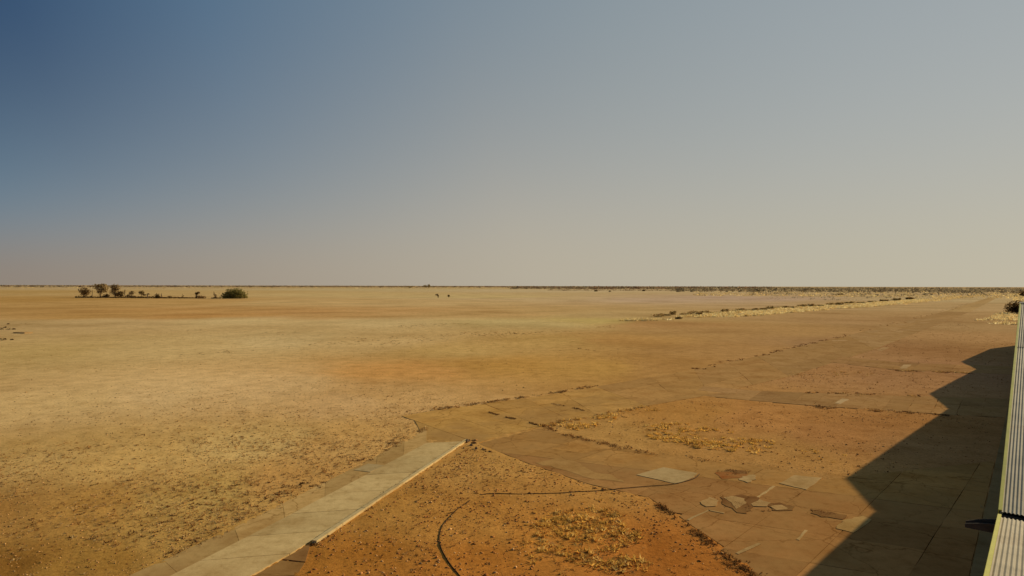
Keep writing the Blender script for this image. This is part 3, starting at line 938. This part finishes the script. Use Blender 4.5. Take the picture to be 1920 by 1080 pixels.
# pale grass bank far right
bank_px = [(1150, 602), (1235, 597), (1300, 590), (1420, 580), (1540, 573), (1660, 566), (1745, 560), (1730, 566), (1640, 575), (1540, 582), (1420, 592), (1300, 599), (1215, 602)]
PALE = [lin((244, 222, 160)), lin((236, 208, 142)), lin((226, 194, 130)), lin((248, 230, 176))]
parts = [tuft_cloud(sample(bank_px, 1.1, keep=False, clump=(0.04, -0.28, 0.4)), 0.95, 0.7, 8, PALE),
         tuft_cloud(sample([(1740, 560), (1860, 551), (1880, 551), (1800, 560), (1690, 572)], 0.06, keep=False), 1.4, 0.6, 6, PALE[1:3]),
         tuft_cloud(sample([(1810, 603), (1850, 598), (1870, 588), (1906, 583), (1910, 610), (1840, 606)], 0.7, keep=False, clump=(0.06, -0.15, 0.3)), 0.9, 0.55, 8, PALE),
         tuft_cloud(sample([(1890, 552), (1925, 550), (1930, 562), (1905, 566)], 0.05, keep=False), 2.0, 1.0, 7, PALE)]
V, F, c = join(parts)
link('pale_grass', mesh('pale_grass', V, F, m_plant, c), kind='stuff', label='bank of pale bleached grass beside the far runway', cat='grass')


# ------------------------------------------------------------------ shrubs and trees
def leaf_ball(blobs, n, leaf, cols, hollow=0.35):
    """blobs: list of (x, y, z, rx, ry, rz); n leaf faces through their volume"""
    blobs = np.array(blobs, float)
    vol = blobs[:, 3] * blobs[:, 4] * blobs[:, 5]
    bi = rng.choice(len(blobs), n, p=vol / vol.sum())
    d = rng.normal(0, 1, (n, 3)); d /= np.linalg.norm(d, axis=1)[:, None]
    r = rng.uniform(hollow ** 3, 1, n) ** (1 / 3) * (1 + 0.18 * rng.normal(0, 1, n))
    c = blobs[bi, :3] + d * r[:, None] * blobs[bi, 3:]
    c[:, 2] = np.maximum(c[:, 2], leaf * 0.3)
    t1 = rng.normal(0, 1, (n, 3)); t1 /= np.linalg.norm(t1, axis=1)[:, None]
    t2 = np.cross(t1, rng.normal(0, 1, (n, 3))); t2 /= np.linalg.norm(t2, axis=1)[:, None]
    s = leaf * rng.uniform(0.5, 1.2, (n, 1))
    V = np.stack([c - t1 * s, c + t2 * s * 0.55, c + t1 * s, c - t2 * s * 0.55], 1).reshape(-1, 3)
    V[:, 2] = np.maximum(V[:, 2], 0.0)
    F = np.arange(4 * n).reshape(-1, 4)
    cols = np.asarray(cols)
    cl = cols[rng.integers(0, len(cols), n)] * rng.uniform(0.7, 1.3, (n, 1))
    return V, F, np.repeat(cl, 4, 0)


def limb(V, F, p, q, r0, r1, k=6):
    p, q = np.array(p, float), np.array(q, float)
    d = q - p; d /= np.linalg.norm(d)
    a = np.cross(d, [0.3, 0.9, 0.1]); a /= np.linalg.norm(a); b_ = np.cross(d, a)
    o = len(V)
    for (c_, r) in ((p, r0), (q, r1)):
        for j in range(k):
            t = 2 * math.pi * j / k
            V.append(tuple(c_ + (a * math.cos(t) + b_ * math.sin(t)) * r))
    for j in range(k):
        F.append([o + j, o + (j + 1) % k, o + k + (j + 1) % k, o + k + j])
    F.append([o + k + j for j in range(k)])


OLIVE = [lin((118, 102, 58)), lin((134, 114, 68)), lin((102, 86, 50)), lin((146, 126, 78))]
GREY = [lin((168, 146, 104)), lin((150, 126, 86)), lin((182, 162, 122)), lin((128, 106, 70))]
DARK = [lin((84, 64, 36)), lin((100, 76, 42)), lin((70, 54, 32))]
GREEN = [lin((118, 112, 58)), lin((138, 126, 72)), lin((98, 92, 48)), lin((154, 140, 84))]


def plant(name, px, py, label, cat, blobs, cols, leaves, leaf, limbs=None, group=None, trunk='trunk'):
    """blobs and limbs in photo pixels relative to the foot: x right, z up, y depth"""
    g = G(px, py); s = mpp(py, px)
    # turn so that local x runs across the line of sight from the roof
    rot = -math.atan2(g[0], g[1])
    root = link(name, None, None, (g[0], g[1], -0.03), rot, label=label, cat=cat, group=group)
    bl = [(x * s, y * s, z * s, rx * 1.12 * s, ry * 1.1 * s, rz * 1.08 * s) for x, y, z, rx, ry, rz in blobs]
    V, F, c = leaf_ball(bl, int(leaves * 1.3), leaf * 1.2 * s, np.asarray(cols) * 1.45)
    link('crown' if limbs else 'foliage', mesh('crown', V, F, m_leaf, c), root)
    V, F = [], []
    for (p, q, r0, r1) in (limbs or [((0, 0, 0), (blobs[0][0], 0, blobs[0][2]), 0.5, 0.25)]):
        limb(V, F, np.array(p) * s, np.array(q) * s, r0 * s, r1 * s)
    link(trunk if limbs else 'stem', mesh('trunk', V, F, m_bark), root)
    return root


Yb = 558.5
plant('tree', 157.5, 557, 'leftmost rounded grey tree of the clump on the far left plain', 'tree',
      [(-1, 0, 10, 6, 5, 5), (4, 0, 9, 5, 5, 5), (1, 1, 5, 5, 4, 4)], GREY + DARK, 520, 1.1, [((0, 0, 0), (0, 0, 8), 0.8, 0.4), ((0, 0, 4), (4, 0, 10), 0.4, 0.2), ((0, 0, 4), (-4, 0, 11), 0.4, 0.2)])
plant('dead_tree', 173, 558, 'thin bare stem standing between the rounded tree and the tallest tree', 'dead tree', [(0, 0, 10, 1.0, 1, 3)], GREY, 14, 0.7,
      [((0, 0, 0), (0.2, 0, 12), 0.4, 0.2), ((0, 0, 6), (1, 0, 9), 0.2, 0.1)])
plant('tree', 188, 558, 'tallest tree of the far left clump with crown widening to the top', 'tree',
      [(-5, 0, 18, 5, 4, 4), (2, 0, 20, 6, 5, 3), (6, 0, 15, 5, 5, 6), (0, 0, 11, 5, 4, 6)], GREY + OLIVE[:2], 700, 1.1, [((0, 0, 0), (0.5, 0, 10), 0.9, 0.6), ((0.5, 0, 7), (-5, 0, 18), 0.5, 0.2), ((0.5, 0, 8), (5, 0, 17), 0.5, 0.2)])
plant('shrub', 199, 558, 'low dark bush between the two tallest trees of the far clump', 'shrub', [(0, 0, 2.5, 4, 3, 2.5), (1, 0, 5, 2, 2, 1.6)], DARK, 200, 0.9)
plant('dead_tree', 206, 557, 'bare leaning stem close to the second tall tree', 'dead tree', [(0.5, 0, 9, 1, 1, 3)], GREY, 16, 0.7, [((0, 0, 0), (0.6, 0, 12), 0.4, 0.2), ((0, 0, 5), (-1.5, 0, 9), 0.2, 0.1)])
plant('tree', 215.5, 558, 'second tall upright grey tree in the middle of the far clump', 'tree',
      [(-2, 0, 17, 4, 4, 4), (3, 0, 17, 5, 4, 4.5), (0, 0, 10, 5.5, 4, 6), (3, 0, 5, 4, 4, 3)], GREY + DARK[:1], 620, 1.1, [((0, 0, 0), (0, 0, 11), 0.9, 0.5), ((0, 0, 7), (4, 0, 17), 0.4, 0.2), ((0, 0, 7), (-3, 0, 17), 0.4, 0.2)])
plant('tree', 226.5, 558, 'small round dark tree right beside the second tall tree', 'tree', [(0, 0, 7, 4.4, 4, 3.6), (1, 0, 3, 3.5, 3, 2)], DARK + OLIVE[:1], 260, 0.9, [((0, 0, 0), (0, 0, 6), 0.6, 0.3), ((0, 0, 3), (2, 0, 7), 0.3, 0.15)])
plant('dead_tree', 234, 557, 'leaning forked stem right of the small round dark tree', 'dead tree', [(0, 0, 10, 1.2, 1, 3)], DARK, 26, 0.7, [((0.8, 0, 0), (-0.8, 0, 12), 0.5, 0.25), ((0, 0, 6), (1.2, 0, 9), 0.2, 0.1)])
plant('tree', 246, 558, 'small tree with a tilted crown in the middle of the clump', 'tree', [(1, 0, 8, 4, 3, 3), (-4, 0, 3, 3, 3, 2.4), (3, 0, 2, 4, 3, 1.5)], DARK + GREY[:2], 260, 0.9, [((0, 0, 0), (1, 0, 8), 0.5, 0.3), ((0, 0, 2), (-3, 0, 5), 0.3, 0.15)])
plant('tree', 265.5, 558, 'small upright tree with gap of clear ground under its crown', 'tree', [(0, 0, 8.2, 3.6, 3, 3.4), (-1, 0, 1, 6, 3, 1)], DARK + OLIVE[:2], 240, 0.9, [((0, 0, 0), (0, 0, 8), 0.5, 0.3), ((0, 0, 4), (2, 0, 9), 0.3, 0.15)])
plant('dead_tree', 276.5, 559.3, 'dead stump shaped like a letter T in the clump', 'dead tree', [(-5, 0, 6, 2.4, 2, 1.4), (1, 0, 7.4, 2.6, 2, 0.8)], DARK, 70, 0.8, [((0, 0, 0), (0, 0, 7), 0.8, 0.6), ((0, 0, 6.5), (3, 0, 7.8), 0.5, 0.3), ((0, 0, 5.5), (-5.5, 0, 6.3), 0.5, 0.3)])
plant('shrub', 295, 559.4, 'peaked dark shrub with a bare post beside it', 'shrub', [(0, 0, 4, 3.2, 3, 3.6), (1, 0, 2, 6, 3, 1.8)], DARK + OLIVE[:1], 210, 0.9)
plant('dead_tree', 302.6, 559.4, 'bare upright stem right next to the peaked dark shrub', 'dead tree', [(0, 0, 6, 0.7, 0.7, 2)], DARK, 12, 0.6, [((0, 0, 0), (0.1, 0, 8.5), 0.6, 0.35)])
plant('shrub', 318, 559.4, 'long low mound of brush in the middle of the row', 'shrub', [(-7, 0, 1, 4, 3, 1.4), (0, 0, 2, 4, 3, 2.2), (7, 0, 1.2, 6, 3, 1.5)], DARK, 210, 0.8)
plant('shrub', 342.5, 559.4, 'low brush with one thin upright shoot', 'shrub', [(-3, 0, 1, 5, 3, 1.2), (0, 0, 3.6, 1.5, 1.5, 3), (4, 0, 1, 4, 3, 1)], DARK, 150, 0.8)
plant('shrub', 357, 559.4, 'flat strip of brush just left of the small hooked tree', 'shrub', [(-3, 0, 0.9, 6, 3, 1.2), (5, 0, 0.9, 4, 3, 1.1)], DARK, 130, 0.8)
plant('tree', 369.5, 559.6, 'small hooked tree with a bare dark trunk and tight crown', 'tree', [(1, 0, 9.4, 3.6, 3, 2.2), (-1.5, 0, 8, 2.4, 2, 2), (-1, 0, 3.5, 2, 2, 3)], DARK, 210, 0.8, [((-1.6, 0, 0), (0, 0, 8), 0.9, 0.5), ((0, 0, 6), (3, 0, 9.5), 0.3, 0.15)])
plant('shrub', 376.5, 559.6, 'smooth dark mound at the foot of the small hooked tree', 'shrub', [(0, 0, 1.6, 7, 4, 3.2)], DARK + BROWN, 220, 0.9)
plant('shrub', 404, 559.6, 'pointed leaning shrub just left of the large green bush', 'shrub', [(-2, 0, 8, 1.2, 1.2, 4), (0, 0, 3.6, 2.4, 2, 3.4), (0, 0, 1, 7, 3, 1.4)], DARK + GREY[:1], 220, 0.8,
      [((1, 0, 0), (-3, 0, 12), 0.6, 0.2)])
plant('bush', 439, 559.7, 'large domed green bush at the right end of the far row', 'bush',
      [(-12, 0, 5, 8, 8, 6), (-4, 0, 9, 10, 9, 8.5), (6, 0, 9.5, 9, 9, 8.5), (13, 0, 6, 8, 8, 6), (19, 0, 2, 4, 4, 3), (-18, 0, 2, 6, 4, 2.4), (0, -4, 5, 16, 8, 6)], GREEN + OLIVE[:1], 2300, 1.2,
      [((-2, 0, 0), (-4, 0, 9), 0.9, 0.3), ((2, 0, 0), (7, 0, 10), 0.9, 0.3), ((0, 0, 0), (13, 0, 5), 0.7, 0.2), ((0, 0, 0), (-12, 0, 5), 0.7, 0.2)])
# brush lying along the foot of the row
parts = []
for x in np.arange(142, 312, 3.0):
    g = G(x, 558.2 + (x - 142) * 0.006); s = mpp(558.5, x)
    v, f, c_ = leaf_ball([(g[0], g[1], 0.5, 2.2 * s, 1.5 * s, random.choice([0.7, 1.0, 1.4, 2.2, 2.8]) * s)], 34, 0.9 * s, DARK)
    parts.append((v, f, c_))
V, F, c = join(parts)
link('fallen_brush', mesh('fallen_brush', V, F, m_plant, c), kind='stuff', label='low dark brush and dead branches along the foot of the far trees', cat='brush')
# the pair on the open plain
plant('tree', 821, 558.5, 'lone hooked tree on the open plain, the taller of a pair', 'tree', [(-2, 0, 6.2, 2.6, 2, 1.6), (0, 0, 5, 1.8, 1.6, 2.2), (0.5, 0, 2.5, 1.2, 1, 1.8)], DARK + OLIVE[:1], 150, 0.7, [((0.5, 0, 0), (0, 0, 5), 0.5, 0.3), ((0, 0, 4), (-2.5, 0, 6.5), 0.3, 0.15)])
plant('tree', 841.5, 558, 'lone small round tree on the open plain, the shorter of a pair', 'tree', [(0, 0, 3.4, 2.4, 2, 1.9)], DARK + OLIVE[:1], 100, 0.7, [((0, 0, 0), (0, 0, 3), 0.35, 0.2), ((0, 0, 2), (1, 0, 4), 0.2, 0.1)])
# big dark tree beyond the hangar end, seen from its shaded side
plant('tree', 1903, 588, 'wide dark tree just past the end of the hangar roof', 'tree', [(-4, 0, 9, 9, 8, 8), (4, 0, 11, 10, 9, 8), (12, 0, 9, 9, 9, 8), (2, 0, 6, 12, 8, 5)], DARK, 1500, 1.1,
      [((2, 0, 0), (2, 0, 9), 1.2, 0.6), ((2, 0, 4), (-5, 0, 10), 0.6, 0.2), ((2, 0, 4), (10, 0, 10), 0.6, 0.2)])
plant('tree', 1921, 557, 'small dark tree at the right margin behind the pale grass', 'tree', [(0, 0, 5, 6, 5, 4)], DARK, 260, 1.0, [((0, 0, 0), (0, 0, 5), 0.5, 0.3), ((0, 0, 3), (3, 0, 6), 0.3, 0.1)])
# far single trees on the horizon
for px, py, h, w, lab in ((797, 540.5, 6.0, 4.0, 'tall flat-topped tree standing above the horizon scrub'), (804, 540.5, 7.5, 2.2, 'tall slim tree standing highest above the horizon scrub'),
                          (768, 540.5, 4.4, 4.0, 'low spreading tree on the horizon left of the tallest ones')):
    plant('tree', px, py, lab, 'tree', [(0, 0, h * 0.7, w, w, h * 0.33), (w * 0.6, 0, h * 0.6, w * 0.7, w, h * 0.25)], OLIVE, 120, 0.7, [((0, 0, 0), (0, 0, h * 0.7), 0.4, 0.2), ((0, 0, h * 0.4), (w * 0.6, 0, h * 0.7), 0.2, 0.1)])
for px, py, w, h, lab in ((1575, 553.5, 6, 3.6, 'dark wide shrub standing out in front of the right horizon scrub'), (1117, 546.5, 3, 2.6, 'dark round shrub on the far plain, the larger of two near the horizon'),
                          (1143, 547, 1.8, 2.0, 'small dark shrub on the far plain, right beside a larger one'), (1207, 545.8, 2.6, 2.4, 'dark shrub leaning right on the far plain below the horizon')):
    plant('shrub', px, py, lab, 'shrub', [(0, 0, h * 0.5, w, w, h * 0.6), (w * 0.5, 0, h * 0.4, w * 0.7, w, h * 0.4)], DARK + OLIVE[:1], 110, 0.8)

# shrubs behind the pale bank
BANK = [(1236, 594), (1250, 591.5), (1262, 590), (1272, 598), (1286, 591), (1300, 589), (1311, 591), (1322, 588.5), (1334, 588), (1348, 587), (1360, 585.5), (1374, 585), (1388, 584), (1402, 583.5),
        (1416, 582), (1431, 581), (1444, 580), (1458, 578.5), (1472, 578), (1488, 577.5), (1504, 576), (1520, 575), (1537, 574.5), (1556, 573), (1574, 571.5), (1594, 570), (1614, 568.5), (1636, 566.5), (1658, 565), (1682, 563.5), (1706, 561.5)]
for k, (x, y) in enumerate(BANK):
    w = random.uniform(6.5, 11) * (1 - 0.35 * k / len(BANK)); h = random.uniform(2.8, 7.0) * (1 - 0.35 * k / len(BANK))
    lab, grp = 'low dark shrub growing along the back of the pale grass bank', 'low shrubs along the pale grass bank'
    if k == 2:
        w, h, lab = 6, 7.5, 'tallest reddish shrub at the near end of the grass bank'
    if k == 3:
        w, h, lab = 6, 4.2, 'dark shrub standing in front of the bank near its left end'
    plant('shrub', x, y, lab, 'shrub', [(0, 0, h * 0.45, w, w * 0.8, h * 0.55), (w * 0.5, 1, h * 0.6, w * 0.5, w * 0.5, h * 0.45), (-w * 0.5, 1, h * 0.4, w * 0.6, w * 0.5, h * 0.45)],
          OLIVE + BROWN[1:2] + DARK[:1], 200, 1.0, group=grp)

# tiny tussocks at the far left edge and a low concrete beam
for x, y, w in ((15.5, 608, 1.6), (10, 614.5, 1.8), (1, 618, 3.5), (16, 618.5, 3.2), (26, 618, 2.2), (10, 637, 2.6), (2, 638.5, 4), (22, 637.5, 2)):
    plant('tussock', x, y, 'small dark tussock on the orange ground at the left margin', 'tussock', [(0, 0, w * 0.45, w, w, w * 0.6)], DARK, 40, 0.7, group='dark tussocks at the left margin')
g0, g1 = G(24.5, 624.6), G(46, 625.4)
dd = (g1 - g0) / np.hypot(*(g1 - g0)); nn_ = np.array([-dd[1], dd[0]])
V, F = prism(np.array([g0, g1, g1 + nn_ * 1.6, g0 + nn_ * 1.6]) - g0, -0.05, 0.2)
link('concrete_block', mesh('concrete_block', V, F, m_pale), None, (*g0, 0), label='low pale concrete block lying on the plain at the left margin', cat='concrete block', color=alb((150, 120, 78)))


# far scrub, nobody could count it
def scrub(P, w, h, nl, cols):
    n = len(P)
    W = w * rng.uniform(0.5, 1.5, n); Hh = h * rng.uniform(0.5, 1.35, n)
    c = np.stack([P[:, :1] + W[:, None] * rng.normal(0, 0.5, (n, nl)), P[:, 1:] + W[:, None] * rng.normal(0, 0.5, (n, nl)), Hh[:, None] * rng.uniform(0.05, 1, (n, nl))], -1).reshape(-1, 3)
    m = len(c)
    s = np.repeat(Hh, nl)[:, None] * rng.uniform(0.25, 0.5, (m, 1))
    t1 = rng.normal(0, 1, (m, 3)); t1 /= np.linalg.norm(t1, axis=1)[:, None]
    t2 = np.cross(t1, rng.normal(0, 1, (m, 3))); t2 /= np.linalg.norm(t2, axis=1)[:, None]
    V = np.stack([c - t1 * s, c + t2 * s * 0.8, c + t1 * s, c - t2 * s * 0.8], 1).reshape(-1, 3)
    F = np.arange(4 * m).reshape(-1, 4)
    cols = np.asarray(cols)
    cl = np.repeat(cols[rng.integers(0, len(cols), n)], nl, 0) * rng.uniform(0.75, 1.25, (m, 1))
    return V, F, np.repeat(cl, 4, 0)


def polar(n, az0, az1, r0, r1):
    a = np.radians(rng.uniform(az0, az1, n)); r = np.exp(rng.uniform(math.log(r0), math.log(r1), n))
    return np.stack([r * np.sin(a), r * np.cos(a)], -1)


SCR = [lin((136, 122, 94)), lin((148, 134, 106)), lin((122, 108, 84)), lin((156, 142, 112))]  # scrub tones raised: distance haze is painted into the colour
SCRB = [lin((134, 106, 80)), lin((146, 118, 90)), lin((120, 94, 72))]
parts = [scrub(polar(3200, -60, 2, 3300, 9000), 14, 6.5, 7, SCR + SCRB),
         scrub(polar(3000, 0, 22, 2000, 8000), 12, 6.5, 7, SCRB + SCR[:2]),
         scrub(polar(3600, 14, 62, 1150, 6500), 9, 5.0, 7, SCR),
         scrub(polar(420, 20, 60, 760, 1150), 4, 1.8, 6, SCR),
         scrub(polar(90, 22, 33, 520, 760), 3, 1.0, 6, SCR)]
P = polar(500, 3, 21, 1350, 1600)
parts.append(scrub(P, 8, 1.8, 6, SCRB))
V, F, c = join(parts)
link('distant_scrub', mesh('distant_scrub', V, F, m_plant, c), kind='stuff', label='thin band of grey brown scrub along the horizon', cat='scrub')
parts = [tuft_cloud(polar(2200, 16, 60, 700, 2600), 6, 1.2, 5, PALE[:3], z=0), tuft_cloud(polar(900, -45, 4, 2300, 3600), 12, 2.0, 5, PALE[:3], z=0)]
V, F, c = join(parts)
link('far_grass', mesh('far_grass', V, F, m_plant, c), kind='stuff', label='pale grass openings between the far scrub', cat='grass')


# ------------------------------------------------------------------ hose and cable lying on the soil
def tube(pts, r, name, mat, label, cat):
    # Catmull-Rom through the points
    P = [pts[0]] + list(pts) + [pts[-1]]
    out = []
    for i in range(1, len(P) - 2):
        for t in np.linspace(0, 1, 8, endpoint=False):
            p0, p1, p2, p3 = P[i - 1], P[i], P[i + 1], P[i + 2]
            out.append(0.5 * (2 * p1 + (p2 - p0) * t + (2 * p0 - 5 * p1 + 4 * p2 - p3) * t * t + (3 * p1 - p0 - 3 * p2 + p3) * t ** 3))
    out.append(pts[-1]); out = np.array(out)
    z = relief(out[:, 0], out[:, 1]) + r * 0.9
    z = np.where(paved(out), 0.026 + r, z)
    C3 = np.column_stack([out, z])
    V, F = [], []
    k = 7
    for i in range(len(C3)):
        d = C3[min(i + 1, len(C3) - 1)] - C3[max(i - 1, 0)]; d /= np.linalg.norm(d)
        a = np.array([-d[1], d[0], 0]); a /= np.linalg.norm(a); b_ = np.cross(a, d)
        for j in range(k):
            t = 2 * math.pi * j / k
            V.append(C3[i] + (a * math.cos(t) + b_ * math.sin(t)) * r)
    for i in range(len(C3) - 1):
        for j in range(k):
            F.append([i * k + j, i * k + (j + 1) % k, (i + 1) * k + (j + 1) % k, (i + 1) * k + j])
    F.append(list(range(k))[::-1]); F.append([(len(C3) - 1) * k + j for j in range(k)])
    link(name, mesh(name, V, F, mat, None, True), None, kind=None, label=label, cat=cat)


tube(GP([(881, 939), (862, 953), (844, 969), (830, 986), (824, 1004), (825, 1022), (834, 1044), (848, 1065), (862, 1081), (886, 1110), (915, 1150)]), 0.019, 'pipe', m_hose,
     'dark brown pipe curving over the orange soil in the foreground', 'pipe')
tube(GP([(902, 929), (925, 926.5), (990, 927), (1060, 924), (1140, 919), (1215, 913), (1262, 909), (1300, 899), (1312, 890)]), 0.016, 'cable', m_cable,
     'thin brown cable lying from the soil onto the slab apron', 'cable')
# stones at the kerb end
for k, (x, y, s) in enumerate(((876, 829, 0.30), (884, 836, 0.22), (893, 842, 0.2), (906, 843, 0.16), (870, 841, 0.14))):
    v = _ico_v * np.array([[random.uniform(0.7, 1.2)] for _ in range(6)]) * s * np.array([0.7, 0.5, 0.6])
    g = G(x, y)
    link('stone', mesh('stone', v, [list(map(int, f)) for f in _ico_f], m_stone), None, (g[0], g[1], s * 0.2), random.uniform(0, 6), label='largest broken stone touching the end of the kerb' if k == 0 else 'small loose stone beside the end of the kerb', cat='stone', group='loose stones at the kerb end')
